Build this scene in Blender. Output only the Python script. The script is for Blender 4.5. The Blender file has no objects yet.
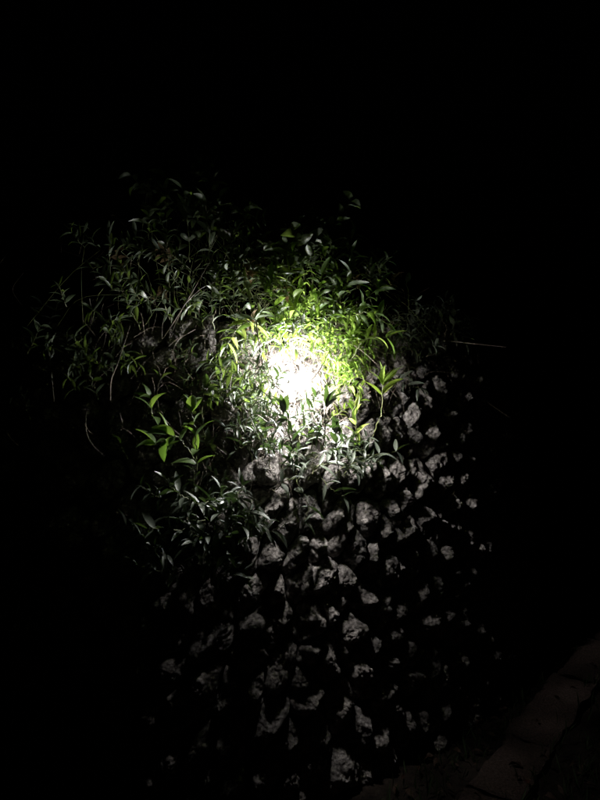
import bpy, bmesh, math, random
import numpy as np
from mathutils import Vector, Matrix, noise

random.seed(7)
RNG = np.random.default_rng(7)
SC = bpy.context.scene
COL = SC.collection
R = math.radians

# ------------------------------------------------------------------ camera
EYE = Vector((0.0, 0.0, 1.5))
F = 600.0                                   # focal length in photo pixels (600 x 800 frame)
cam = bpy.data.cameras.new('camera')
cam.sensor_fit = 'VERTICAL'; cam.sensor_height = 36.0; cam.lens = 27.0
cam.clip_start = 0.02; cam.clip_end = 500
camo = bpy.data.objects.new('camera', cam); COL.objects.link(camo)
camo.location = EYE; camo.rotation_euler = (R(90), 0, 0)
SC.camera = camo

# ------------------------------------------------------------------ night sky
w = bpy.data.worlds.new('World'); SC.world = w; w.use_nodes = True
nt = w.node_tree; bg = nt.nodes['Background']
sky = nt.nodes.new('ShaderNodeTexSky'); sky.sky_type = 'NISHITA'; sky.sun_disc = False
sky.sun_elevation = R(-4); sky.sun_rotation = R(200)
nt.links.new(sky.outputs[0], bg.inputs[0]); bg.inputs[1].default_value = 0.004

SC.view_settings.view_transform = 'Standard'; SC.view_settings.look = 'None'
SC.view_settings.exposure = 0.0; SC.view_settings.gamma = 1.0
SC.view_settings.use_curve_mapping = False
SC.render.engine = 'CYCLES'
SC.cycles.max_bounces = 6; SC.cycles.diffuse_bounces = 3; SC.cycles.glossy_bounces = 2
SC.cycles.transmission_bounces = 4; SC.cycles.sample_clamp_indirect = 3.0
SC.cycles.use_denoising = True

LAMP_STRENGTH = 1600.0

# ------------------------------------------------------------------ materials
def mat(name, rough=0.8, spec=0.3):
    m = bpy.data.materials.new(name); m.use_nodes = True
    b = m.node_tree.nodes['Principled BSDF']
    b.inputs['Roughness'].default_value = rough
    b.inputs['Specular IOR Level'].default_value = spec
    return m, m.node_tree, b

def ramp(nt, stops):
    r = nt.nodes.new('ShaderNodeValToRGB')
    el = r.color_ramp.elements
    while len(el) < len(stops): el.new(0.5)
    for e, (p, c) in zip(el, stops):
        e.position = p; e.color = (*c, 1)
    return r

def noise_node(nt, scale, detail=6, rough=0.6, coord='Object'):
    tc = nt.nodes.new('ShaderNodeTexCoord'); n = nt.nodes.new('ShaderNodeTexNoise')
    n.inputs['Scale'].default_value = scale; n.inputs['Detail'].default_value = detail
    n.inputs['Roughness'].default_value = rough
    nt.links.new(tc.outputs[coord], n.inputs['Vector'])
    return n

def bump(nt, b, src, strength, dist):
    bp = nt.nodes.new('ShaderNodeBump'); bp.inputs['Strength'].default_value = strength
    bp.inputs['Distance'].default_value = dist
    nt.links.new(src, bp.inputs['Height']); nt.links.new(bp.outputs[0], b.inputs['Normal'])
    return bp

def stone_mat():
    m, t, b = mat('rough_stone', 0.85, 0.25)
    n1 = noise_node(t, 38, 14, 0.78)
    r = ramp(t, [(0.38, (0.05, 0.046, 0.044)), (0.47, (0.24, 0.225, 0.215)), (0.62, (0.60, 0.575, 0.555))])
    t.links.new(n1.outputs['Fac'], r.inputs[0])
    oi = t.nodes.new('ShaderNodeObjectInfo')
    r2 = ramp(t, [(0.0, (0.62, 0.60, 0.60)), (0.5, (0.9, 0.85, 0.82)), (1.0, (1.15, 1.1, 1.08))])
    t.links.new(oi.outputs['Random'], r2.inputs[0])
    mx = t.nodes.new('ShaderNodeMix'); mx.data_type = 'RGBA'; mx.blend_type = 'MULTIPLY'
    mx.inputs[0].default_value = 1.0
    t.links.new(r.outputs[0], mx.inputs[6]); t.links.new(r2.outputs[0], mx.inputs[7])
    t.links.new(mx.outputs[2], b.inputs['Base Color'])
    n2 = noise_node(t, 45, 14, 0.75)
    v = t.nodes.new('ShaderNodeTexVoronoi'); v.inputs['Scale'].default_value = 60
    tc = t.nodes.new('ShaderNodeTexCoord'); t.links.new(tc.outputs['Object'], v.inputs['Vector'])
    ad = t.nodes.new('ShaderNodeMath'); ad.operation = 'MULTIPLY_ADD'; ad.inputs[1].default_value = 0.6
    t.links.new(v.outputs['Distance'], ad.inputs[0]); t.links.new(n2.outputs['Fac'], ad.inputs[2])
    bump(t, b, ad.outputs[0], 1.0, 0.032)
    return m

def earth_mat(name, c0, c1, scale=30, bs=0.02):
    m, t, b = mat(name, 0.95, 0.1)
    n = noise_node(t, scale, 8, 0.7)
    r = ramp(t, [(0.3, c0), (0.7, c1)]); t.links.new(n.outputs['Fac'], r.inputs[0])
    t.links.new(r.outputs[0], b.inputs['Base Color'])
    bump(t, b, n.outputs['Fac'], 1.0, bs)
    return m

def leaf_mat(name, c0, c1, tr0, tr1, trans=0.45, rough=0.36, spec=0.5):
    m, t, b = mat(name, rough, spec)
    oi = t.nodes.new('ShaderNodeObjectInfo')
    at = t.nodes.new('ShaderNodeAttribute'); at.attribute_name = 'tone'
    sm = t.nodes.new('ShaderNodeMath'); sm.operation = 'ADD'
    t.links.new(oi.outputs['Random'], sm.inputs[0]); t.links.new(at.outputs['Fac'], sm.inputs[1])
    fr = t.nodes.new('ShaderNodeMath'); fr.operation = 'FRACT'; t.links.new(sm.outputs[0], fr.inputs[0])
    n = noise_node(t, 30, 5, 0.6)
    ad = t.nodes.new('ShaderNodeMath'); ad.operation = 'MULTIPLY_ADD'; ad.inputs[1].default_value = 0.5; 
    sb = t.nodes.new('ShaderNodeMath'); sb.operation = 'MULTIPLY'; sb.inputs[1].default_value = 0.6
    t.links.new(fr.outputs[0], sb.inputs[0]); t.links.new(n.outputs['Fac'], ad.inputs[0]); t.links.new(sb.outputs[0], ad.inputs[2])
    r = ramp(t, [(0.15, c0), (0.85, c1)]); t.links.new(ad.outputs[0], r.inputs[0])
    r2 = ramp(t, [(0.15, tr0), (0.85, tr1)]); t.links.new(ad.outputs[0], r2.inputs[0])
    t.links.new(r.outputs[0], b.inputs['Base Color'])
    bump(t, b, n.outputs['Fac'], 0.4, 0.003)
    tl = t.nodes.new('ShaderNodeBsdfTranslucent'); t.links.new(r2.outputs[0], tl.inputs['Color'])
    ms = t.nodes.new('ShaderNodeMixShader'); ms.inputs[0].default_value = trans
    out = t.nodes['Material Output']
    t.links.new(b.outputs[0], ms.inputs[1]); t.links.new(tl.outputs[0], ms.inputs[2])
    t.links.new(ms.outputs[0], out.inputs['Surface'])
    return m

def plain(name, c, rough=0.6, spec=0.3, metal=0.0, var=0.25, scale=40):
    m, t, b = mat(name, rough, spec); b.inputs['Metallic'].default_value = metal
    n = noise_node(t, scale, 5)
    r = ramp(t, [(0.3, tuple(x*(1-var) for x in c)), (0.7, tuple(min(1, x*(1+var)) for x in c))])
    t.links.new(n.outputs['Fac'], r.inputs[0]); t.links.new(r.outputs[0], b.inputs['Base Color'])
    return m

M = {}
M['stone'] = stone_mat()
M['fill'] = earth_mat('wall_fill', (0.015, 0.013, 0.011), (0.06, 0.052, 0.045), 25, 0.03)
M['soil'] = earth_mat('dark_soil', (0.008, 0.006, 0.005), (0.035, 0.026, 0.02), 18, 0.03)
M['kerb'] = earth_mat('kerb_stone', (0.045, 0.033, 0.029), (0.22, 0.152, 0.132), 110, 0.04)
M['leaf'] = leaf_mat('green_leaf', (0.026, 0.042, 0.022), (0.07, 0.095, 0.048), (0.06, 0.12, 0.02), (0.16, 0.23, 0.04), 0.34, 0.44, 0.7)
M['leaf_dark'] = leaf_mat('dark_leaf', (0.04, 0.052, 0.036), (0.095, 0.11, 0.08), (0.035, 0.07, 0.015), (0.07, 0.12, 0.02), 0.2, 0.45, 1.0)
M['leaf_young_lit'] = leaf_mat('young_lit_leaf', (0.06, 0.12, 0.012), (0.12, 0.17, 0.02), (0.22, 0.36, 0.06), (0.42, 0.48, 0.12), 0.5)  # pale young leaves, with the yellow of lamplight put into their colour
M['leaf_green'] = leaf_mat('fresh_green_leaf', (0.03, 0.06, 0.014), (0.06, 0.10, 0.025), (0.09, 0.18, 0.02), (0.18, 0.28, 0.04), 0.42, 0.45, 0.5)
M['stem'] = plain('green_stem', (0.09, 0.10, 0.04), 0.5, 0.4)
M['twig'] = plain('bare_twig', (0.15, 0.12, 0.09), 0.6, 0.3)
M['straw'] = plain('dry_straw', (0.15, 0.12, 0.095), 0.6, 0.3, 0, 0.5)
M['dead'] = plain('dead_leaf', (0.03, 0.016, 0.010), 0.7, 0.2)
M['withered'] = leaf_mat('withered_leaf', (0.06, 0.038, 0.02), (0.13, 0.09, 0.05), (0.08, 0.05, 0.02), (0.16, 0.11, 0.05), 0.2, 0.7, 0.2)
M['dead_red'] = plain('red_dead_leaf', (0.06, 0.018, 0.013), 0.7, 0.2)
M['grass'] = leaf_mat('ground_grass', (0.02, 0.035, 0.012), (0.04, 0.055, 0.02), (0.04, 0.07, 0.015), (0.07, 0.1, 0.02), 0.3, 0.6, 0.2)
M['metal'] = plain('lamp_metal', (0.35, 0.35, 0.34), 0.4, 0.5, 0.6)
gm = bpy.data.materials.new('lamp_glow'); gm.use_nodes = True
t_ = gm.node_tree; t_.nodes.remove(t_.nodes['Principled BSDF'])
em = t_.nodes.new('ShaderNodeEmission'); em.inputs[0].default_value = (1.0, 0.98, 0.96, 1); em.inputs[1].default_value = LAMP_STRENGTH
t_.links.new(em.outputs[0], t_.nodes['Material Output'].inputs['Surface'])
M['glow'] = gm

# ------------------------------------------------------------------ object helpers
def mesh_obj(name, verts, faces, m, parent=None, smooth=True):
    me = bpy.data.meshes.new(name); me.from_pydata([tuple(v) for v in verts], [], faces)
    if smooth: me.polygons.foreach_set('use_smooth', [True]*len(me.polygons))
    me.materials.append(m); me.update()
    o = bpy.data.objects.new(name, me); COL.objects.link(o)
    if parent is not None: o.parent = parent
    return o

def link_mesh(name, me, parent, matrix):
    o = bpy.data.objects.new(name, me); COL.objects.link(o)
    o.parent = parent; o.matrix_basis = matrix
    return o

def thing(name, label, cat, loc=(0, 0, 0), group=None):
    o = bpy.data.objects.new(name, None); COL.objects.link(o); o.location = loc
    o.empty_display_size = 0.05
    o['label'] = label; o['category'] = cat
    if group: o['group'] = group
    return o

def tag(o, label=None, cat=None, group=None, kind=None):
    if label: o['label'] = label
    if cat: o['category'] = cat
    if group: o['group'] = group
    if kind: o['kind'] = kind
    return o

# ------------------------------------------------------------------ wall plan (a convex curve, seen from above)
CTRL = [(-5, 5.0), (-3.6, 3.75), (-2.4, 3.1), (-1.2, 2.4), (-0.55, 2.15), (0.0, 2.2), (0.45, 2.49),
        (0.9, 2.89), (1.3, 3.37), (1.58, 4.0), (1.72, 5.0), (1.7, 6.5), (1.5, 8.0)]
def catmull(pts, n=40):
    out = []
    P = [np.array(p, float) for p in pts]
    P = [2*P[0]-P[1]] + P + [2*P[-1]-P[-2]]
    for i in range(1, len(P)-2):
        for k in range(n):
            t = k/n
            out.append(0.5*((2*P[i]) + (-P[i-1]+P[i+1])*t + (2*P[i-1]-5*P[i]+4*P[i+1]-P[i+2])*t*t
                            + (-P[i-1]+3*P[i]-3*P[i+1]+P[i+2])*t**3))
    out.append(P[-2])
    return np.array(out)
CRV = catmull(CTRL)
SEG = np.linalg.norm(np.diff(CRV, axis=0), axis=1)
ARC = np.concatenate([[0], np.cumsum(SEG)])
S0 = ARC[np.argmin(np.abs(CRV[:, 0]))]       # s = 0 where x = 0
ARC = ARC - S0
TAN = np.gradient(CRV, axis=0); TAN /= np.linalg.norm(TAN, axis=1)[:, None]
NRM = np.stack([TAN[:, 1], -TAN[:, 0]], 1)   # outward, towards the camera side
WALL_H = 1.80
BATTER = 0.075
BACK = np.array([-0.35, 0.94])

def wall_pt(s, z, off=0.0):
    x = np.interp(s, ARC, CRV[:, 0]); y = np.interp(s, ARC, CRV[:, 1])
    nx = np.interp(s, ARC, NRM[:, 0]); ny = np.interp(s, ARC, NRM[:, 1])
    d = off - BATTER*min(max(z, 0), WALL_H)
    return Vector((x+nx*d, y+ny*d, z))

def wall_nrm(s):
    return Vector((np.interp(s, ARC, NRM[:, 0]), np.interp(s, ARC, NRM[:, 1]), BATTER)).normalized()

def at(px, py, off=0.0):
    """the place where the sight line of a photo pixel comes within `off` of the wall's face"""
    tx = (px-300)/F; tz = (400-py)/F
    ys = np.arange(1.0, 6.5, 0.01)
    z = 1.5+ys*tz
    d = off - BATTER*np.clip(z, 0, WALL_H)
    qx = ys*tx; best = None
    dx = qx[:, None]-CRV[None, :, 0]; dy = ys[:, None]-CRV[None, :, 1]
    i = np.argmin(dx*dx+dy*dy, axis=1)
    k = np.arange(len(ys))
    sd = dx[k, i]*NRM[i, 0]+dy[k, i]*NRM[i, 1]-d
    hit = np.nonzero(sd <= 0)[0]
    j = hit[0] if len(hit) else int(np.argmin(sd))
    y = ys[j]
    return Vector((y*tx, y, 1.5+y*tz))

# ------------------------------------------------------------------ setting: ground, bank
def nz(p, s): return noise.fractal(Vector(p)*s, 1.0, 2.0, 5)
def ground():
    vs, fs = [], []
    xs = np.concatenate([[-90, -40, -15, -6], np.arange(-3, 5.01, 0.08), [8, 15, 40, 90]])
    ys = np.concatenate([[-60, -20, -6, -2], np.arange(0.2, 7.01, 0.08), [10, 20, 50, 120]])
    for y in ys:
        for x in xs:
            vs.append((x, y, 0.035*nz((x, y, 0), 2.2) - 0.012))
    n = len(xs)
    for j in range(len(ys)-1):
        for i in range(n-1):
            fs.append((j*n+i, j*n+i+1, (j+1)*n+i+1, (j+1)*n+i))
    return tag(mesh_obj('ground', vs, fs, M['soil']), kind='structure')
ground()

def bank():
    vs, fs = [], []
    ss = np.arange(-3.5, 6.0, 0.1); ds = [0.1, 0.25, 0.45, 0.7, 1.0, 1.5, 2.2, 3.2, 5, 8, 14]
    for s in ss:
        p = wall_pt(s, WALL_H)
        for d in ds:
            x, y = p.x+BACK[0]*d, p.y+BACK[1]*d
            vs.append((x, y, 1.765 + 0.16*min(d, 6) + 0.05*nz((x, y, 3), 2.5)*min(1, d*3)))
    n = len(ds)
    for j in range(len(ss)-1):
        for i in range(n-1):
            fs.append((j*n+i, (j+1)*n+i, (j+1)*n+i+1, j*n+i+1))
    return tag(mesh_obj('bank', vs, fs, M['soil']), kind='structure')
bank()

# ------------------------------------------------------------------ the stone wall
wall = thing('stone_wall', 'curved rubble retaining wall of rough grey stones with deep joints', 'wall', wall_pt(0, 0))
ROOT = Vector(wall.location)
def wall_core():
    vs, fs = [], []
    ss = np.arange(-3.5, 6.0, 0.06); zs = np.arange(-0.1, 1.76, 0.075)
    nzs = len(zs)
    for s in ss:
        for z in zs:
            p = wall_pt(s, z, -0.03)
            vs.append(p + wall_nrm(s)*(0.02*nz(p, 9)) - ROOT)
        p = wall_pt(s, zs[-1], -0.035)
        vs.append(Vector((p.x+BACK[0]*0.45, p.y+BACK[1]*0.45, p.z)) - ROOT)
        vs.append(Vector((p.x+BACK[0]*0.45, p.y+BACK[1]*0.45, -0.1)) - ROOT)
    n = nzs+2
    for j in range(len(ss)-1):
        for i in range(n-1):
            fs.append((j*n+i, (j+1)*n+i, (j+1)*n+i+1, j*n+i+1))
    return mesh_obj('core', vs, fs, M['fill'], wall)
wall_core()

# cells: a slanted, irregular voronoi pattern over (s, z)
SHEAR, SQ = 0.6, 1.42
def to_u(s, z): return (s - SHEAR*z*0.5, z/SQ)
def from_u(a, b): z = b*SQ; return (a + SHEAR*z*0.5, z)
def make_cells():
    pitch = 0.104
    pts = []
    a0, a1 = -2.6, 4.6
    b1 = 1.86/SQ
    rows = int(b1/(pitch*0.9))+2
    for j in range(-1, rows+1):
        for i in range(int((a1-a0)/pitch)+1):
            a = a0+(i+0.5*(j % 2))*pitch; b = j*pitch*0.9
            if random.random() < 0.17: continue
            pts.append((a+random.uniform(-.5, .5)*pitch, b+random.uniform(-.5, .5)*pitch))
    P = np.array(pts)
    cells = []
    for k, p in enumerate(P):
        s, z = from_u(*p)
        if z < 0.0 or z > 1.80: continue
        d = np.hypot(*(P-p).T); idx = np.argsort(d)[1:16]
        poly = [p+np.array(v)*0.2 for v in ((-1, -1), (1, -1), (1, 1), (-1, 1))]
        for q in P[idx]:
            mid = (p+q)/2; nrm = q-p
            out = []
            for e in range(len(poly)):
                A, B = poly[e], poly[(e+1) % len(poly)]
                da, db = np.dot(A-mid, nrm), np.dot(B-mid, nrm)
                if da <= 0: out.append(A)
                if (da < 0) != (db < 0): out.append(A+(B-A)*(da/(da-db)))
            poly = out
            if len(poly) < 3: break
        if len(poly) < 3: continue
        poly = [from_u(*v) for v in poly]
        poly = [(a, max(-0.03, min(1.83, b))) for a, b in poly]
        c = np.mean(poly, axis=0)
        cells.append((c, poly))
    return cells

def cell_radius(poly, c, th):
    dx, dy = math.cos(th), math.sin(th)
    best = 1e9
    for e in range(len(poly)):
        ax, ay = poly[e][0]-c[0], poly[e][1]-c[1]
        bx, by = poly[(e+1) % len(poly)][0]-c[0], poly[(e+1) % len(poly)][1]-c[1]
        ex, ey = bx-ax, by-ay
        den = dx*ey-dy*ex
        if abs(den) < 1e-9: continue
        t = (ax*ey-ay*ex)/den; u = (ax*dy-ay*dx)/den
        if t > 0 and -1e-6 <= u <= 1+1e-6: best = min(best, t)
    return best if best < 1 else 0.04

def stone_geo(c, poly, K=46, rings=17):
    rad = np.array([cell_radius(poly, c, 2*math.pi*k/K) for k in range(K)])
    rad = 0.7*rad+0.15*np.roll(rad, 1)+0.15*np.roll(rad, -1)      # round the corners
    shrink = random.uniform(0.95, 1.10)
    ph = random.uniform(0, 99)
    rad = rad*np.array([1+0.16*noise.fractal(Vector((math.cos(2*math.pi*k/K)*1.3+ph, math.sin(2*math.pi*k/K)*1.3, ph)), 1.0, 2.0, 4) for k in range(K)])
    H = random.uniform(0.024, 0.046)
    planes = [(random.uniform(-1.1, 1.1), random.uniform(-1.1, 1.1), H*random.uniform(0.6, 1.15)) for _ in range(5)]
    seed = Vector((random.uniform(0, 50), random.uniform(0, 50), random.uniform(0, 50)))
    C0 = wall_pt(c[0], c[1]); N0 = wall_nrm(c[0])
    verts = []
    def vert(a, b, t):
        h = min([H*1.1]+[pl[2]+pl[0]*a+pl[1]*b for pl in planes])
        edge = max(0.0, 1-t**4.5)**0.6
        h = max(h, -0.005)*edge - 0.05*(t**6)
        p = wall_pt(c[0]+a, c[1]+b, 0)
        q = Vector((a, b, h))*1.0
        d1 = noise.fractal(q*13+seed, 0.8, 2.1, 6)*0.021
        d2 = noise.ridged_multi_fractal(q*34+seed, 0.8, 2.2, 5, 1.0, 2.0)*0.0095
        d2 -= (0.5-min(0.5, abs(noise.noise(q*62+seed))*1.6))*0.016
        n = wall_nrm(c[0]+a)
        side = noise.noise_vector(q*22+seed)*0.007*min(1.0, t*1.5)
        return p + n*(h+(d1+d2)*(1-0.5*t)) + side - C0
    verts.append(vert(0, 0, 0))
    for r in range(1, rings+1):
        t = (r/rings)**0.8
        for k in range(K):
            th = 2*math.pi*k/K
            rr = rad[k]*shrink*t
            verts.append(vert(math.cos(th)*rr, math.sin(th)*rr, t))
    faces = [(0, 1+k, 1+(k+1) % K) for k in range(K)]
    for r in range(rings-1):
        for k in range(K):
            a = 1+r*K+k; b = 1+r*K+(k+1) % K
            faces.append((a, a+K, b+K, b))
    return C0, verts, faces, float(np.mean(rad)*shrink)

cells = make_cells()
def in_view(c):
    p = wall_pt(c[0], c[1])
    px = 300+F*p.x/p.y; py = 400-F*(p.z-1.5)/p.y
    facing = wall_nrm(c[0]).dot((EYE-p).normalized())
    return -25 < px < 600 and py < 815 and facing > -0.02, facing*100/p.length**2
scored = []
for c, poly in cells:
    vis, sc = in_view(c)
    area = 0.5*abs(sum(poly[e][0]*poly[(e+1) % len(poly)][1]-poly[(e+1) % len(poly)][0]*poly[e][1] for e in range(len(poly))))
    scored.append((vis, sc*area, c, poly))
scored.sort(key=lambda r: (not r[0], -r[1]))
sv, sf = [], []
for i, (vis, sc, c, poly) in enumerate(scored):
    if i < 300 and vis:
        C0, v, f, r = stone_geo(c, poly)
        o = mesh_obj('stone', v, f, M['stone'], wall); o.location = C0-ROOT
    else:
        C0, v, f, r = stone_geo(c, poly, 14, 5)
        b = len(sv); sv += [p+C0-ROOT for p in v]; sf += [tuple(b+q for q in fc) for fc in f]
if sv: tag(mesh_obj('stone_remainder', sv, sf, M['stone'], wall), kind='stuff')

# ------------------------------------------------------------------ kerb beside the wall
KU = Vector((0.628, 0.778, 0)); KW = Vector((0.778, -0.628, 0)); K0 = Vector((0.69, 2.36, 0))
kerb = bpy.data.objects.new('kerb', None); COL.objects.link(kerb); kerb.location = K0; kerb['kind'] = 'structure'
def kerb_stone(t0, t1, w0, w1, h, skew):
    vs, fs = [], []
    nu, nw = max(6, int((t1-t0)/0.04)), 8
    sd = random.uniform(0, 30)
    for i in range(nu+1):
        for j in range(nw+1):
            u = i/nu; v = j/nw
            e = min(u, 1-u)*(t1-t0); g = min(v, 1-v)*(w1-w0)
            rnd = 0.016*(1-min(1, min(e, g)/0.03))**2
            p = KU*(t0+(t1-t0)*u + skew*(v-0.5)) + KW*(w0+(w1-w0)*v)
            wob = Vector((nz((p.x, p.y, sd), 9), nz((p.x, p.y, sd+9), 9), 0))*0.018
            p = p + wob
            p.z = h - rnd + 0.014*nz((p.x, p.y, sd), 14)
            vs.append(p)
    n = nw+1
    for i in range(nu):
        for j in range(nw):
            fs.append((i*n+j, i*n+j+1, (i+1)*n+j+1, (i+1)*n+j)[::-1])
    rim = [i*n for i in range(nu+1)]+[nu*n+j for j in range(1, n)]+[i*n+nw for i in range(nu-1, -1, -1)]+[j for j in range(nw-1, 0, -1)]
    b = len(vs); vs += [Vector((vs[r].x, vs[r].y, -0.08)) for r in rim]
    L = len(rim)
    for k in range(L):
        fs.append((rim[k], rim[(k+1) % L], b+(k+1) % L, b+k))
    return mesh_obj('kerb_stone', vs, fs, M['kerb'], kerb)
for a in [(-0.95, -0.50, -0.03, 0.175, 0.035, 0), (-0.492, -0.068, 0.0, 0.175, 0.03, 0.03), (-0.06, 0.365, -0.01, 0.19, 0.038, 0.02),
          (0.372, 1.12, -0.025, 0.185, 0.036, 0.02), (1.128, 1.75, -0.01, 0.19, 0.04, 0.02), (1.765, 2.5, -0.02, 0.18, 0.035, -0.03),
          (2.515, 3.1, 0.0, 0.18, 0.035, 0.0), (3.115, 3.9, 0.0, 0.19, 0.04, 0.0)]:
    kerb_stone(*a)

# ------------------------------------------------------------------ lamp on the wall
LAMP_OFF = 0.16                                   # the globe hangs this far out from the stones
LP = at(300, 381, LAMP_OFF)
k = np.argmin(np.hypot(CRV[:, 0]-LP.x, CRV[:, 1]-LP.y)); LN = Vector((NRM[k, 0], NRM[k, 1], 0))
LT = Vector((-LN.y, LN.x, 0)); UP = Vector((0, 0, 1))
LB = LP - LN*LAMP_OFF
lamp = thing('wall_lamp', 'small oval wall lamp glowing white among the vines', 'lamp', LB)
roll = R(-30)
ax_v = (UP*math.cos(roll) - LT*math.sin(roll)); ax_u = LN.cross(ax_v) * -1
def lathe(name, prof, axis, m, origin, ru=1.0, rv=1.0, A=None, B=None, seg=24):
    vs, fs = [], []
    for (rr, h) in prof:
        for k in range(seg):
            a = 2*math.pi*k/seg
            vs.append(origin+A*(math.cos(a)*ru*rr)+B*(math.sin(a)*rv*rr)+axis*h)
    for i in range(len(prof)-1):
        for k in range(seg):
            fs.append((i*seg+k, i*seg+(k+1) % seg, (i+1)*seg+(k+1) % seg, (i+1)*seg+k))
    fs.append(tuple(range(seg))[::-1]); fs.append(tuple((len(prof)-1)*seg+k for k in range(seg)))
    return mesh_obj(name, vs, fs, m, lamp)
GC = LN*LAMP_OFF
lathe('wall_plate', [(0.042, -0.05), (0.042, 0.020), (0.038, 0.026), (0.014, 0.028)], LN, M['metal'], Vector(), 1, 1, LT, UP)
lathe('arm', [(0.008, 0.028), (0.008, LAMP_OFF-0.04)], LN, M['metal'], Vector(), 1, 1, LT, UP, 12)
lathe('fitter', [(0.010, LAMP_OFF-0.045), (0.016, LAMP_OFF-0.036), (0.016, LAMP_OFF-0.022)], LN, M['metal'], Vector(), 1, 1, LT, UP)
GL = [(max(0.04, math.cos(p)), math.sin(p)*0.036) for p in np.linspace(-math.pi/2, math.pi/2, 13)]
lathe('globe', GL, ax_v, M['glow'], GC, 0.022, 0.022, ax_u, LN)

# ------------------------------------------------------------------ plants: leaf blades
def leaf_geo(width, droop, fold, tip, twist, rows=7):
    """unit-length blade along +x, upper face +z"""
    vs, fs = [], []
    for i in range(rows+1):
        u = i/rows
        wd = width*(math.sin(math.pi*min(1, u**tip))**0.85)*0.5
        if i == 0: wd = width*0.05
        if i == rows: wd = 0.0015
        x = u*math.cos(droop*u*0.6); z = -droop*u*u*0.5 + 0.10*math.sin(u*2.4)
        tw = twist*u
        for sgn in (-1, 0, 1):
            y = sgn*wd; dz = abs(y)*fold
            vs.append((x, y*math.cos(tw)-dz*math.sin(tw), z+dz*math.cos(tw)+y*math.sin(tw)))
    for i in range(rows):
        for j in range(2):
            a = i*3+j
            fs.append((a, a+1, a+4, a+3))
    return vs, fs
FORMS = {   # width range, tip exponent
    'ovate': (0.36, 0.48, 0.70), 'lance': (0.19, 0.27, 0.75), 'small': (0.32, 0.5, 0.8), 'blade': (0.06, 0.1, 0.7)}
LEAVES = {}
LRAW = {}
def leaf_set(form, mkey):
    key = (form, mkey)
    if key not in LEAVES:
        LEAVES[key] = []
        a, b, tip = FORMS[form]
        for i in range(8):
            v, f = leaf_geo(random.uniform(a, b), random.uniform(-0.05, 0.55), random.uniform(0.15, 0.6), tip*random.uniform(.9, 1.1), random.uniform(-0.5, 0.5))
            me = bpy.data.meshes.new('leaf'); me.from_pydata(v, [], f)
            me.polygons.foreach_set('use_smooth', [True]*len(f)); me.materials.append(M[mkey])
            LEAVES[key].append(me)
    return LEAVES[key]
def raw_set(form):
    if form not in LRAW:
        a, b, tip = FORMS[form]
        LRAW[form] = []
        for i in range(10):
            v, f = leaf_geo(random.uniform(a, b), random.uniform(0.0, 0.6), random.uniform(0.15, 0.6), tip, random.uniform(-0.5, 0.5), 4)
            LRAW[form].append((np.array(v), f))
    return LRAW[form]

def smooth_path(pts, n):
    if len(pts) == 2: return [pts[0].lerp(pts[1], i/n) for i in range(n+1)]
    P = [2*pts[0]-pts[1]]+list(pts)+[2*pts[-1]-pts[-2]]
    out = []
    m = len(pts)-1
    for q in range(n+1):
        g = q/n*m; i = min(int(g), m-1); t = g-i
        a, b, c, d = P[i:i+4]
        out.append(0.5*((2*b)+(c-a)*t+(2*a-5*b+4*c-d)*t*t+(3*b-a-3*c+d)*t**3))
    return out

def tube(path, r0, r1, sides=5):
    vs, fs = [], []
    n = len(path)
    for i, p in enumerate(path):
        tg = (path[min(i+1, n-1)]-path[max(i-1, 0)]).normalized()
        a = tg.orthogonal().normalized(); b = tg.cross(a)
        r = r0+(r1-r0)*i/(n-1)
        for k in range(sides):
            th = 2*math.pi*k/sides
            vs.append(p+a*(r*math.cos(th))+b*(r*math.sin(th)))
    for i in range(n-1):
        for k in range(sides):
            fs.append((i*sides+k, i*sides+(k+1) % sides, (i+1)*sides+(k+1) % sides, (i+1)*sides+k))
    return vs, fs

def leaf_matrix(pos, d, length, roll=0.0):
    d = d.normalized()
    up = Vector((0, 0, 1)) if abs(d.z) < 0.95 else Vector((0, -1, 0.2))
    y = up.cross(d).normalized(); z = d.cross(y)
    m = Matrix((d, y, z)).transposed().to_4x4()
    m = m @ Matrix.Rotation(roll, 4, 'X') @ Matrix.Diagonal((length, length, length, 1))
    m.translation = pos
    return m

def perp_dir(tg, az):
    a = tg.orthogonal().normalized(); b = tg.cross(a)
    return a*math.cos(az)+b*math.sin(az)

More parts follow.
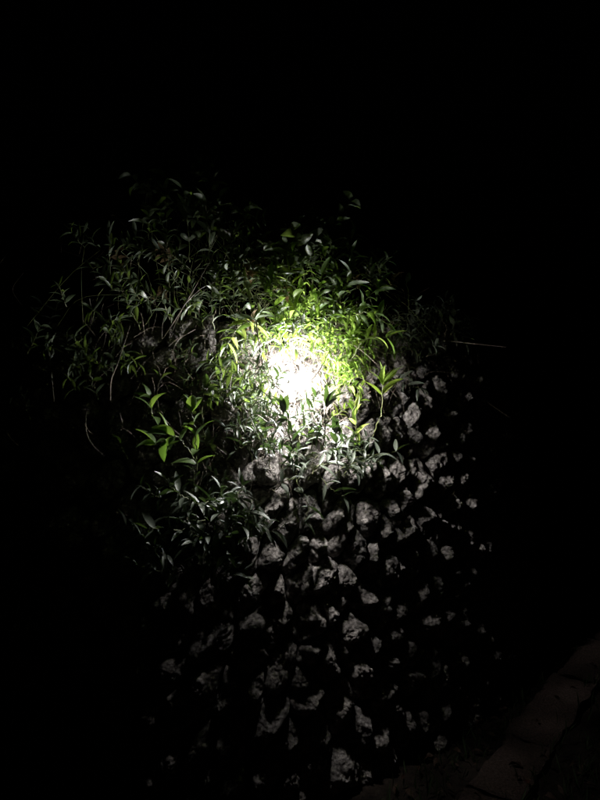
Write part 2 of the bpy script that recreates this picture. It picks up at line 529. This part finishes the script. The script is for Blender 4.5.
PLANTS = []
def shoot(label, pts, form='lance', leaf='leaf', L=0.07, pairs=6, tip=3, ang=60, start=0.25, r=0.0022,
          name='vine_shoot', cat='plant', stem='stem', side=0, jitter=12, per=2, group=None, sag=0.0):
    """pts: list of (px, py, distance off the wall face); leaves in opposite pairs with a whorl at the tip"""
    W = [at(*p) for p in pts]
    root = thing(name, label, cat, W[0], group)
    path = smooth_path([p-W[0] for p in W], 6*(len(W)-1)+6)
    n = len(path)
    # a little natural kink
    for i in range(1, n):
        path[i] = path[i]+Vector((random.gauss(0, 1), random.gauss(0, 1), random.gauss(0, 1)))*0.0022
    v, f = tube(path, r, r*0.45)
    mesh_obj('stem', v, f, M[stem], root)
    az = random.uniform(0, 6.28)
    ls = leaf_set(form, leaf)
    def put(i, az, a, l):
        tg = (path[min(i+1, n-1)]-path[max(i-1, 0)]).normalized()
        d = tg*math.cos(a)+perp_dir(tg, az)*math.sin(a)
        d.z += random.uniform(-0.15, 0.1) - sag
        link_mesh('leaf', random.choice(ls), root, leaf_matrix(path[i], d, l, random.gauss(0, 0.35)))
    for q in range(pairs):
        u = start+(1-start)*q/max(1, pairs)
        i = min(n-1, int(u*(n-1)))
        az += math.pi/2+random.gauss(0, 0.35)
        for k in range(per):
            if random.random() < 0.08: continue
            put(i, az+k*2*math.pi/per+random.gauss(0, 0.2), R(ang+random.gauss(0, jitter)), L*random.uniform(0.65, 1.15))
    for k in range(tip):
        put(n-1, 2*math.pi*k/tip+random.gauss(0, 0.25), R(ang*0.75+random.gauss(0, jitter)), L*random.uniform(0.7, 1.0))
    PLANTS.append(root)
    return root

def twig(label, pts, r=0.002, m='twig', name='bare_twig', fork=()):
    W = [at(*p) for p in pts]
    path = smooth_path([p-W[0] for p in W], 8*(len(W)-1)+4)
    v, f = tube(path, r, r*0.4)
    for i, vec, l in fork:
        s = path[int(i*(len(path)-1))]
        e = s+Vector(vec).normalized()*l
        v2, f2 = tube(smooth_path([s, s.lerp(e, 0.5)+Vector((0, 0, 0.1*l)), e], 6), r*0.6, r*0.25)
        b = len(v); v += v2; f += [tuple(b+q for q in x) for x in f2]
    o = mesh_obj(name, v, f, M[m]); o.location = W[0]
    tag(o, label, 'twig' if name == 'bare_twig' else 'grass stalk')
    return o

# --- right of the lamp
shoot('upright shoot topped by a star of bright green leaves right of the lamp', [(372, 440, .10), (381, 412, .20), (383, 386, .25)], 'lance', 'leaf_young_lit', 0.125, 1, 8, 55, 0.85, .003)
shoot('short bright green shoot under the star-topped shoot right of the lamp', [(358, 452, .12), (356, 432, .19), (356, 416, .22)], 'lance', 'leaf_young_lit', 0.085, 3, 4, 42, 0.2)
shoot('bright shoot with broad leaves spreading right above the star-topped shoot', [(345, 372, .08), (357, 350, .17), (368, 338, .22), (386, 337, .25)], 'lance', 'leaf_young_lit', 0.085, 4, 3, 65)
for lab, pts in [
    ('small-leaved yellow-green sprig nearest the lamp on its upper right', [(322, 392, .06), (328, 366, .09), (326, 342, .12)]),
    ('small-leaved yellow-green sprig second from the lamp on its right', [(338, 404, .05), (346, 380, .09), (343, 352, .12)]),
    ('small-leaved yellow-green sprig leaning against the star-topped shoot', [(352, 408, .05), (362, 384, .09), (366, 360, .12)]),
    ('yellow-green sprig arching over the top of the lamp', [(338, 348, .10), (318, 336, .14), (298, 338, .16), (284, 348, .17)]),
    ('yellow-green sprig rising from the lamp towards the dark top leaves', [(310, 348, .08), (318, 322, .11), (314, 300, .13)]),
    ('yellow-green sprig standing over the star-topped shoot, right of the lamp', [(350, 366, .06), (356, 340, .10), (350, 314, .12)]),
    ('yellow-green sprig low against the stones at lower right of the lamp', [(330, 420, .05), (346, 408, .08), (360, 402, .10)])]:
    shoot(lab, pts, 'lance', 'leaf_young_lit', 0.056, 7, 4, 60, 0.1, .0015)

# --- in front of the lamp: silhouettes
shoot('dark four-leaved shoot silhouetted at the lower right edge of the lamp', [(324, 448, .26), (325, 425, .34), (326, 406, .36)], 'lance', 'leaf_dark', 0.10, 0, 4, 40, 0.9, .0028)
shoot('dark leafy sprig silhouetted at the lower left edge of the lamp', [(292, 452, .26), (289, 432, .34), (284, 414, .36)], 'ovate', 'leaf_dark', 0.075, 1, 3, 40, 0.8, .0028)
shoot('dark broad-leaved shoot standing under the four-leaved silhouette', [(338, 472, .2), (337, 450, .27), (336, 434, .29)], 'ovate', 'leaf_dark', 0.065, 2, 4, 50, 0.5)
twig('dark bare twig curving down from upper left to the lamp', [(256, 320, .26), (260, 350, .31), (268, 378, .32), (284, 393, .31)], .0026, fork=[(.6, (-.3, 0, .6), .06)])
twig('dark bare twig crossing under the left side of the lamp', [(246, 380, .27), (266, 394, .3), (278, 408, .3), (291, 442, .26)], .0028, fork=[(.4, (.5, 0, -.9), .07), (.55, (-.2, 0, -1), .09)])
twig('dark forked twig rising from the lamp to upper right', [(312, 380, .27), (322, 366, .28), (330, 345, .27), (323, 318, .24)], .0018, fork=[(.4, (.8, 0, .6), .06)])

# --- above the lamp
for i, (lab, pts) in enumerate([
    ('leafy shoot above the lamp, leftmost of the bright upper row', [(262, 345, 0.06), (254, 318, 0.21), (248, 290, 0.25)]),
    ('leafy shoot above the lamp with leaves spread flat over its glow', [(282, 352, 0.06), (276, 318, 0.22), (270, 286, 0.25)]),
    ('tall leafy shoot straight above the lamp', [(298, 345, 0.06), (294, 310, 0.21), (290, 272, 0.24)]),
    ('leafy shoot just right of the tall shoot straight above the lamp', [(318, 335, 0.06), (318, 304, 0.20), (322, 276, 0.23)]),
    ('leafy shoot bending right over the yellow-green sprigs', [(336, 325, 0.14), (340, 296, 0.21), (352, 274, 0.24)]),
    ('leafy shoot at the right end of the bright upper row', [(356, 330, 0.05), (364, 304, 0.20), (378, 288, 0.23)]),
    ('leafy shoot drooping left beside the curving dark twig', [(268, 330, 0.08), (250, 322, 0.24), (236, 330, 0.20), (228, 344, 0.21)]),
    ('leafy shoot drooping right below the upper row of shoots', [(346, 318, 0.18), (364, 312, 0.24), (380, 318, 0.26), (392, 330, 0.18)])]):
    shoot(lab, pts, 'lance', ['leaf', 'leaf_green', 'leaf_young_lit', 'leaf_green'][i % 4], 0.088, 6, 4, 62, 0.1)
shoot('tall stem with broad pointed pale leaves highest above the lamp', [(292, 292, 0.18), (288, 268, 0.22), (284, 246, 0.24)], 'ovate', 'leaf', 0.088, 2, 2, 40, 0.55)
shoot('broad pointed leaf stem beside the highest pale leaves, to their right', [(312, 285, 0.17), (312, 262, 0.20), (310, 248, 0.22)], 'ovate', 'leaf_dark', 0.085, 1, 3, 40, 0.6)
shoot('pale sprig at the dark top edge, above the right shoots', [(346, 290, 0.18), (350, 268, 0.22), (352, 252, 0.24)], 'lance', 'leaf', 0.06, 3, 3, 70, 0.3)
shoot('thin stem with one pale leaf standing alone right of the foliage top', [(408, 322, 0.18), (409, 300, 0.20), (406, 282, 0.21)], 'ovate', 'leaf', 0.055, 0, 1, 25, 0.6, .0014)
shoot('thin curved stem with two small leaves over the right wall top', [(426, 357, 0.20), (441, 350, 0.22), (446, 330, 0.23), (442, 318, 0.24)], 'ovate', 'leaf', 0.045, 0, 2, 35, 0.6, .0018, stem='twig')
shoot('small sprig at the far right end of the vines', [(450, 340, 0.18), (455, 322, 0.20), (453, 308, 0.21)], 'small', 'leaf', 0.045, 2, 2, 45, 0.4, .0014)
for lab, pts in [
    ('dark leafy shoot hanging over the right wall top, nearest the lamp', [(388, 325, .04), (400, 316, .1), (410, 330, .12), (414, 348, .12)]),
    ('dark leafy shoot on the right wall top below the lone pale leaf', [(405, 340, .03), (416, 322, .08), (424, 312, .1)]),
    ('dark leafy shoot on the right wall top beside the long straw', [(430, 345, .03), (440, 330, .08), (456, 334, .1), (466, 344, .1)]),
    ('dark sprig trailing down the wall right of the star-topped shoot', [(392, 372, .03), (404, 384, .07), (418, 388, .08)])]:
    shoot(lab, pts, 'lance', 'leaf_dark', 0.07, 5, 3, 60, 0.15)
twig('long pale straw sticking out level to the right over the wall top', [(440, 340, .1), (468, 343, .26), (506, 347, .36)], .0034, 'straw', 'dry_stalk')
twig('pale bent twig hanging in the right wall top tangle', [(402, 330, .1), (408, 345, .12), (415, 352, .12), (420, 340, .12)], .002, 'straw', fork=[(.5, (.2, 0, -1), .06)])
twig('thin twig lying slanted over the right wall top shoots', [(378, 322, .16), (398, 316, .16), (412, 306, .14)], .0016, 'straw')

# --- below the lamp
for i, (lab, pts, fm, lf) in enumerate([
    ('leafy shoot lying flat below the lamp, pointing right along the stones', [(305, 470, 0.022), (335, 462, 0.082), (365, 456, 0.110), (396, 452, 0.113)], 'lance', 'leaf_dark'),
    ('leafy shoot in the pale shelf below the star-topped shoot', [(330, 478, 0.022), (350, 464, 0.122), (376, 462, 0.110)], 'lance', 'leaf_dark'),
    ('leafy shoot with long drooping leaves in the middle below the lamp', [(308, 480, 0.022), (318, 466, 0.097), (336, 462, 0.052), (350, 470, 0.093)], 'lance', 'leaf_dark'),
    ('leafy shoot straight below the lamp against the bright stones', [(296, 478, 0.022), (298, 456, 0.098), (300, 436, 0.083)], 'lance', 'leaf_dark'),
    ('lowest leafy shoot hanging below the lamp over the stones', [(296, 478, 0.022), (302, 492, 0.096), (308, 506, 0.056), (304, 522, 0.074)], 'lance', 'leaf_dark'),
    ('leafy shoot hanging to the right of the lowest shoot', [(318, 474, 0.022), (330, 488, 0.063), (344, 496, 0.078)], 'lance', 'leaf_dark'),
    ('small bushy shoot left of the bright stones below the lamp', [(270, 470, 0.027), (268, 446, 0.099), (262, 424, 0.064)], 'small', 'leaf'),
    ('bushy shoot below the crossing dark twig, left of the lamp', [(252, 462, 0.027), (250, 440, 0.077), (252, 418, 0.081)], 'lance', 'leaf_dark'),
    ('leafy shoot reaching left from below the lamp', [(280, 446, 0.027), (262, 442, 0.121), (244, 446, 0.112), (228, 454, 0.073)], 'lance', 'leaf_dark'),
    ('sprig of narrow leaves over the stones just left of the lowest shoot', [(276, 490, 0.027), (286, 480, 0.113), (300, 478, 0.058)], 'lance', 'leaf_dark'),
    ('leafy shoot between the two lower silhouettes under the lamp', [(312, 456, 0.022), (310, 436, 0.081), (306, 418, 0.057)], 'small', 'leaf')]):
    shoot(lab, pts, fm, lf, 0.085 if fm == 'lance' else 0.05, 2 if ('lowest' in lab or 'narrow' in lab or 'straight' in lab) else 4, 2 if 'lowest' in lab else 3, 62, 0.38)
shoot('single long dark leaf arching down right of the lowest shoots', [(340, 478, 0.022), (350, 468, 0.063), (362, 466, 0.118)], 'lance', 'leaf_dark', 0.12, 0, 1, 15, 0.5)

# --- left of the lamp
shoot('pale green shoot left of the lamp with upright pointed leaves', [(243, 425, .1), (242, 398, .16), (246, 372, .18)], 'ovate', 'leaf', 0.05, 4, 4, 50, 0.3, .003)
shoot('pale green bent shoot, second to the left of the lamp', [(204, 440, .1), (202, 402, .16), (216, 372, .2), (228, 366, .2)], 'ovate', 'leaf', 0.055, 4, 4, 55, 0.3, .0028)
shoot('tall bent stem curving up at far left of the green shoots', [(196, 450, .12), (162, 415, .2), (158, 385, .22), (172, 362, .22), (192, 354, .2)], 'ovate', 'leaf', 0.05, 3, 2, 50, 0.55, .0026, stem='twig')
shoot('lowest of the broad-leaved green shoots left of the lamp', [(196, 462, 0.22), (180, 440, 0.30), (168, 434, 0.34)], 'ovate', 'leaf_green', 0.085, 2, 2, 60, 0.5)
shoot('upright shoot of broad green leaves left of the rough bright stone', [(197, 470, 0.22), (196, 440, 0.30), (192, 412, 0.34)], 'ovate', 'leaf_green', 0.08, 4, 3, 58, 0.15, .0025)
shoot('green shoot whose leaf points down left over the dark wall', [(180, 436, 0.20), (166, 440, 0.28), (156, 444, 0.31)], 'ovate', 'leaf_green', 0.09, 1, 2, 40, 0.6)
shoot('green shoot high at far left beside the bent stem', [(160, 430, 0.20), (152, 412, 0.28), (150, 398, 0.30)], 'ovate', 'leaf_green', 0.075, 2, 3, 45, 0.4)
shoot('dim small sprig in the dark left of the broad green leaves', [(128, 460, .1), (124, 452, .15), (120, 444, .16)], 'ovate', 'leaf_green', 0.05, 1, 2, 50, 0.4)
for i, (lab, pts) in enumerate([
    ('glossy leafy branch at the lower left, lowest of its cluster', [(215, 540, 0.15), (195, 566, 0.23), (170, 572, 0.26), (140, 566, 0.27)]),
    ('glossy leafy branch in the lower left cluster reaching furthest left', [(205, 520, 0.15), (180, 530, 0.23), (158, 528, 0.26), (140, 534, 0.27)]),
    ('glossy leafy branch on top of the lower left cluster', [(215, 498, 0.15), (200, 504, 0.23), (180, 494, 0.27), (170, 486, 0.27)]),
    ('glossy leafy branch in the middle of the lower left cluster', [(235, 516, 0.15), (222, 530, 0.22), (205, 538, 0.25), (192, 546, 0.25)]),
    ('glossy leafy branch at the right end of the lower left cluster', [(252, 500, 0.14), (246, 520, 0.21), (236, 538, 0.23), (226, 556, 0.23)]),
    ('glossy leafy branch hanging beside the tall lit stone at lower left', [(240, 490, 0.15), (232, 505, 0.22), (218, 514, 0.25)]),
    ('slender glossy branch trailing below the lower left cluster', [(205, 556, 0.19), (220, 574, 0.24), (240, 578, 0.24)])]):
    shoot(lab, pts, 'lance', 'leaf_dark', 0.085, 7, 3, 62, 0.12, sag=0.05)
shoot('thin upright stem with sparse leaves above the lower left cluster', [(196, 520, .14), (195, 492, .18), (194, 470, .2)], 'lance', 'leaf', 0.05, 3, 2, 60, 0.2)

# --- upper left
twig('white straw blade standing bent at the far left', [(110, 400, 0.32), (111, 380, 0.34), (118, 362, 0.34), (130, 326, 0.32)], .0034, 'straw', 'dry_stalk')
twig('long pale stem slanting up right at upper left of the lamp', [(163, 338, 0.26), (180, 312, 0.32), (198, 282, 0.32), (214, 254, 0.30)], .0026, 'straw', 'dry_stalk', fork=[(.45, (1, 0, 0.72), .12)])
twig('thin pale vertical stalk in the far left darkness', [(54, 402, 0.32), (51, 370, 0.34), (48, 345, 0.32)], .002, 'straw', 'dry_stalk')
twig('pale drooping runner low at the far left edge', [(2, 424, 0.32), (12, 440, 0.34), (25, 448, 0.34), (48, 450, 0.32)], .002, 'straw')
twig('hooked pale stalk at upper left, second from the long slanting stem', [(166, 268, 0.26), (164, 252, 0.28), (168, 242, 0.29), (175, 242, 0.29)], .0022, 'straw', 'dry_stalk')
twig('kinked pale runner crossing the far left below the straw blade', [(84, 424, 0.32), (92, 434, 0.34), (106, 434, 0.34), (122, 428, 0.34), (118, 406, 0.34)], .002, 'straw', fork=[(.75, (.6, 0, -.5), .07)])
twig('pale curling runner hanging left of the kinked runner', [(86, 412, 0.30), (86, 430, 0.32), (92, 444, 0.32), (104, 456, 0.30)], .0018, 'straw')
twig('thin stalk leaning left at upper left beside the hooked stalk', [(186, 300, 0.24), (178, 318, 0.28), (170, 336, 0.28)], .0018, 'straw', 'dry_stalk')
for i, (lab, pts) in enumerate([
    ('tall dim stem ending in the highest pointed leaf at upper left', [(190, 262, .12), (188, 215, .30), (183, 188, .40)]),
    ('tall dim stem with a pointed leaf just right of the highest leaf', [(210, 262, .12), (208, 226, .28), (206, 206, .36)]),
    ('dim stem with a small pale leaf at the upper far left', [(112, 290, 0.18), (110, 262, 0.22), (110, 236, 0.22)])]):
    shoot(lab, pts, 'lance', 'leaf', 0.09 if i < 2 else 0.055, 4, 2, 28, 0.25, .0022)
for i, (lab, pts) in enumerate([
    ('glinting small-leaved shoot at upper left, nearest the bright upper row', [(238, 330, 0.18), (234, 296, 0.25), (238, 262, 0.27)]),
    ('glinting small-leaved shoot at upper left, on the long slanting stem', [(214, 330, 0.18), (212, 296, 0.25), (218, 262, 0.27)]),
    ('glinting small-leaved shoot at upper left, below the highest leaf', [(196, 318, 0.18), (192, 280, 0.24), (200, 240, 0.24)]),
    ('glinting small-leaved shoot in the dark between lamp row and top', [(250, 292, 0.17), (252, 262, 0.22), (246, 226, 0.22)]),
    ('glinting small-leaved shoot bending left over the hooked stalk', [(190, 272, 0.18), (170, 254, 0.24), (146, 250, 0.26)]),
    ('glinting small-leaved shoot left of the long slanting stem', [(170, 320, 0.18), (160, 300, 0.25), (136, 296, 0.27)]),
    ('dim small-leaved shoot reaching level to the far left', [(140, 300, 0.18), (116, 268, 0.25), (92, 268, 0.27)]),
    ('dim small-leaved shoot above the white straw blade', [(140, 330, 0.18), (126, 300, 0.25), (118, 282, 0.27)]),
    ('dim small-leaved shoot left of the white straw blade', [(98, 400, 0.22), (90, 372, 0.28), (86, 350, 0.29)]),
    ('dim small-leaved shoot in the darkness at the left edge', [(30, 420, 0.22), (22, 396, 0.28), (14, 394, 0.29)])]):
    shoot(lab, pts, 'lance', 'leaf', 0.06, 7, 3, 58, 0.12, .0018)

# ------------------------------------------------------------------ uncountable tangle
class Mass:
    def __init__(s): s.v = []; s.f = []; s.n = 0
    def add(s, v, f):
        s.v += [tuple(x) for x in v]; s.f += [tuple(s.n+q for q in x) for x in f]; s.n += len(v)
    def build(s, name, m, label, cat):
        return tag(mesh_obj(name, s.v, s.f, m), label, cat, kind='stuff')
def leaf_into(mass, form, pos, d, l, roll):
    v, f = random.choice(raw_set(form))
    mt = np.array(leaf_matrix(pos, d, l, roll))
    mass.add(v @ mt[:3, :3].T + mt[:3, 3], f)

und, und_s, dry = Mass(), Mass(), Mass()
def scatter(n, cx, cy, rx, ry, off0, off1, L, form='small'):
    for _ in range(n):
        a = random.uniform(0, 6.28); q = math.sqrt(random.random())
        px, py = cx+rx*q*math.cos(a), cy+ry*q*math.sin(a)
        if off0 > .17 and ((px-301)/24)**2+((py-380)/26)**2 < 1: continue     # the globe itself stays open to view
        p = at(px, py, random.uniform(off0, off1))
        nd = Vector((random.gauss(0, .5), random.gauss(-.3, .4), random.uniform(-.3, 1))).normalized()
        if p.z > 1.84:                      # rooted in the soil on top of the wall
            nd.z = abs(nd.z)+.3; nd.normalize()
            b0 = Vector((p.x*1.03+random.gauss(0, .16), p.y+random.uniform(.12, .3), 1.77))
            v, f = tube(smooth_path([b0, b0.lerp(p, .5)+Vector((random.gauss(0, .05), .03, .05)), p], 7), .0012, .0008, 3); und_s.add(v, f)
        ln = random.uniform(.05, .13)
        path = smooth_path([p, p+nd*ln*.5+Vector((0, 0, -.005)), p+nd*ln], 5)
        v, f = tube(path, .0011, .0005, 3); und_s.add(v, f)
        az = random.uniform(0, 6)
        for k in range(5):
            i = min(5, k+1); tg = nd
            az += 1.57+random.gauss(0, .3)
            for sg in (0, math.pi):
                a2 = R(random.uniform(45, 80))
                d = tg*math.cos(a2)+perp_dir(tg, az+sg)*math.sin(a2)
                leaf_into(und, form, path[i], d, L*random.uniform(.6, 1.2), random.gauss(0, .4))
scatter(40, 312, 290, 78, 36, .03, .20, .07, 'lance')
scatter(10, 290, 248, 75, 22, .10, .28, .065, 'ovate')
scatter(24, 243, 365, 28, 44, .03, .10, .055, 'lance')
scatter(10, 222, 420, 22, 40, .03, .10, .06, 'ovate')
scatter(40, 420, 336, 45, 22, -.02, .07, .04, 'lance')
scatter(30, 200, 390, 45, 40, .0, .08, .04, 'lance')
scatter(11, 266, 382, 30, 40, .24, .34, .05, 'lance')
scatter(5, 296, 336, 44, 14, .22, .30, .05, 'lance')
scatter(22, 215, 270, 50, 60, .14, .32, .06, 'lance')
scatter(9, 185, 212, 50, 34, .14, .34, .06, 'ovate')
scatter(8, 235, 225, 40, 26, .14, .3, .055, 'ovate')
scatter(18, 130, 280, 60, 52, .18, .36, .058, 'lance')
scatter(12, 75, 340, 60, 50, .18, .34, .055, 'lance')
und.build('undergrowth', M['leaf'], 'mass of vine leaves matted over the wall top', 'undergrowth')
und = Mass()
scatter(12, 60, 360, 70, 50, .05, .2, .05, 'lance')
scatter(18, 256, 415, 28, 36, .02, .09, .055, 'lance')
scatter(9, 275, 405, 45, 20, .0, .04, .05, 'lance')
scatter(4, 350, 455, 38, 12, .06, .12, .06, 'lance')
scatter(11, 300, 450, 62, 10, .122, .16, .06, 'lance')
scatter(12, 300, 420, 44, 18, .25, .34, .05, 'lance')
scatter(4, 266, 378, 14, 26, .26, .33, .05, 'lance')
scatter(20, 440, 332, 42, 18, .04, .2, .05, 'lance')
scatter(26, 190, 530, 60, 38, .08, .2, .065, 'lance')
scatter(8, 225, 500, 24, 30, .03, .08, .06, 'lance')
und.build('dark_undergrowth', M['leaf_dark'], 'dull narrow leaves below and to the left of the lamp', 'undergrowth')
und = Mass()
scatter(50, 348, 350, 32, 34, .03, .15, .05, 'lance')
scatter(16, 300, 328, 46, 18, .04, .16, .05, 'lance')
scatter(20, 325, 300, 60, 26, .05, .20, .055, 'lance')  # yellower leaves mixed in, so the lamp's glow fades outward by leaf colour
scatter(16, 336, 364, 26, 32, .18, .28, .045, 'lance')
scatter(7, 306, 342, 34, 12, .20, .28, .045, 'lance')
und.build('young_lit_growth', M['leaf_young_lit'], 'yellow-green small leaves crowding above and right of the lamp', 'undergrowth')
und = Mass()
scatter(5, 300, 290, 90, 50, .04, .18, .045, 'ovate')
scatter(4, 170, 320, 90, 80, .04, .18, .045, 'ovate')
und.build('withered_leaves', M['withered'], 'brown withered leaves caught among the vines', 'dead leaves')
und_s.build('undergrowth_stems', M['stem'], 'tangled thin stems inside the matted vine leaves', 'undergrowth')

def dry_strands(n, cx, cy, rx, ry, off0, off1, lmin, lmax):
    for _ in range(n):
        px, py = random.gauss(cx, rx), random.gauss(cy, ry)
        o = random.uniform(off0, off1)
        p = at(px, py, o)
        l = random.uniform(lmin, lmax)
        d = Vector((random.gauss(0, .6), random.gauss(-.15, .25), random.choice((-1, -1, 1))*random.uniform(.3, 1))).normalized()
        b = Vector((random.gauss(0, .35), random.gauss(0, .2), -random.uniform(.1, .5)))*l
        v, f = tube(smooth_path([p, p+d*l*.5, p+d*l*.85+b], 7), random.uniform(.0007, .0016), .0004, 3)
        dry.add(v, f)
dry_strands(120, 280, 350, 42, 24, .02, .10, .06, .16)
dry_strands(45, 262, 376, 20, 28, .25, .34, .06, .15)
dry_strands(22, 322, 346, 22, 16, .22, .3, .06, .13)
dry_strands(25, 300, 418, 28, 12, .24, .32, .05, .1)
dry_strands(150, 345, 350, 35, 28, .02, .14, .06, .15)
dry_strands(50, 300, 405, 30, 20, .01, .05, .05, .10)
dry_strands(150, 220, 410, 22, 40, .02, .10, .06, .18)
dry_strands(90, 420, 350, 30, 18, .0, .06, .06, .14)
dry_strands(90, 130, 330, 70, 50, .06, .2, .06, .18)
dry_strands(50, 262, 450, 34, 30, .01, .07, .05, .10)
dry.build('dry_grass', M['straw'], 'dry pale grass strands tangled through the vines', 'dry grass')

# ------------------------------------------------------------------ ground cover and litter beside the kerb
gr, lit = Mass(), Mass()
def kerb_side(t, wv): return K0+KU*t+KW*wv
for _ in range(2600):
    right = random.random() < 0.68
    t = random.uniform(-.5, 2.6)
    wv = random.uniform(.15, .75) if right else random.uniform(-.24, -.01)
    if right and wv < .25 and nz((t, wv, 1), 5) < .02: continue
    p = kerb_side(t, wv); p.z = .04 if .0 < wv < .27 else -.01
    h = random.uniform(.03, .09)
    d = Vector((random.gauss(0, .5), random.gauss(0, .5), 1)).normalized()
    leaf_into(gr, 'blade', p, d, h, random.uniform(-1, 1))
for _ in range(700):
    t = random.uniform(-.5, 2.6); wv = random.uniform(-.25, .8)
    kb = -.02 < wv < .24
    if kb and random.random() < .93: continue
    p = kerb_side(t, wv); p.z = random.uniform(.005, .03) + (.035 if kb else 0)
    d = Vector((random.gauss(0, 1), random.gauss(0, 1), random.gauss(0, .25)))
    leaf_into(lit, 'ovate', p, d, random.uniform(.02, .05), random.gauss(0, .6))
gr.build('ground_grass', M['grass'], 'short dark grass and weeds along the kerb', 'grass')
lit.build('leaf_litter', M['dead'], 'dark fallen leaves on the soil beside the kerb', 'leaf litter')
def on_ground(px, py, z):
    y = (1.5-z)*F/(py-400); return Vector(((px-300)/F*y, y, z))
for px, py, l, a, mk, lab in [
    (522, 767, .06, 2.4, 'dead', 'largest dark fallen leaf on the nearest kerb stone'),
    (516, 778, .035, .9, 'dead', 'small dark fallen leaf below the largest leaf on the kerb'),
    (527, 784, .05, 1.4, 'dead_red', 'reddish fallen leaf on the nearest kerb stone'),
    (536, 722, .03, .7, 'dead', 'small dark fallen leaf on the second kerb stone'),
    (549, 760, .05, 2.0, 'dead', 'dark fallen leaf at the grassy edge of the nearest kerb stone')]:
    p = on_ground(px, py, .052)
    vs, fs = leaf_geo(.5, .5, .7, .7, .5)
    o = mesh_obj('fallen_leaf', vs, fs, M[mk]); o.location = p; o.scale = (l, l, l); o.rotation_euler = (.15, .1, a)
    tag(o, lab, 'leaf', 'fallen leaves on the kerb')
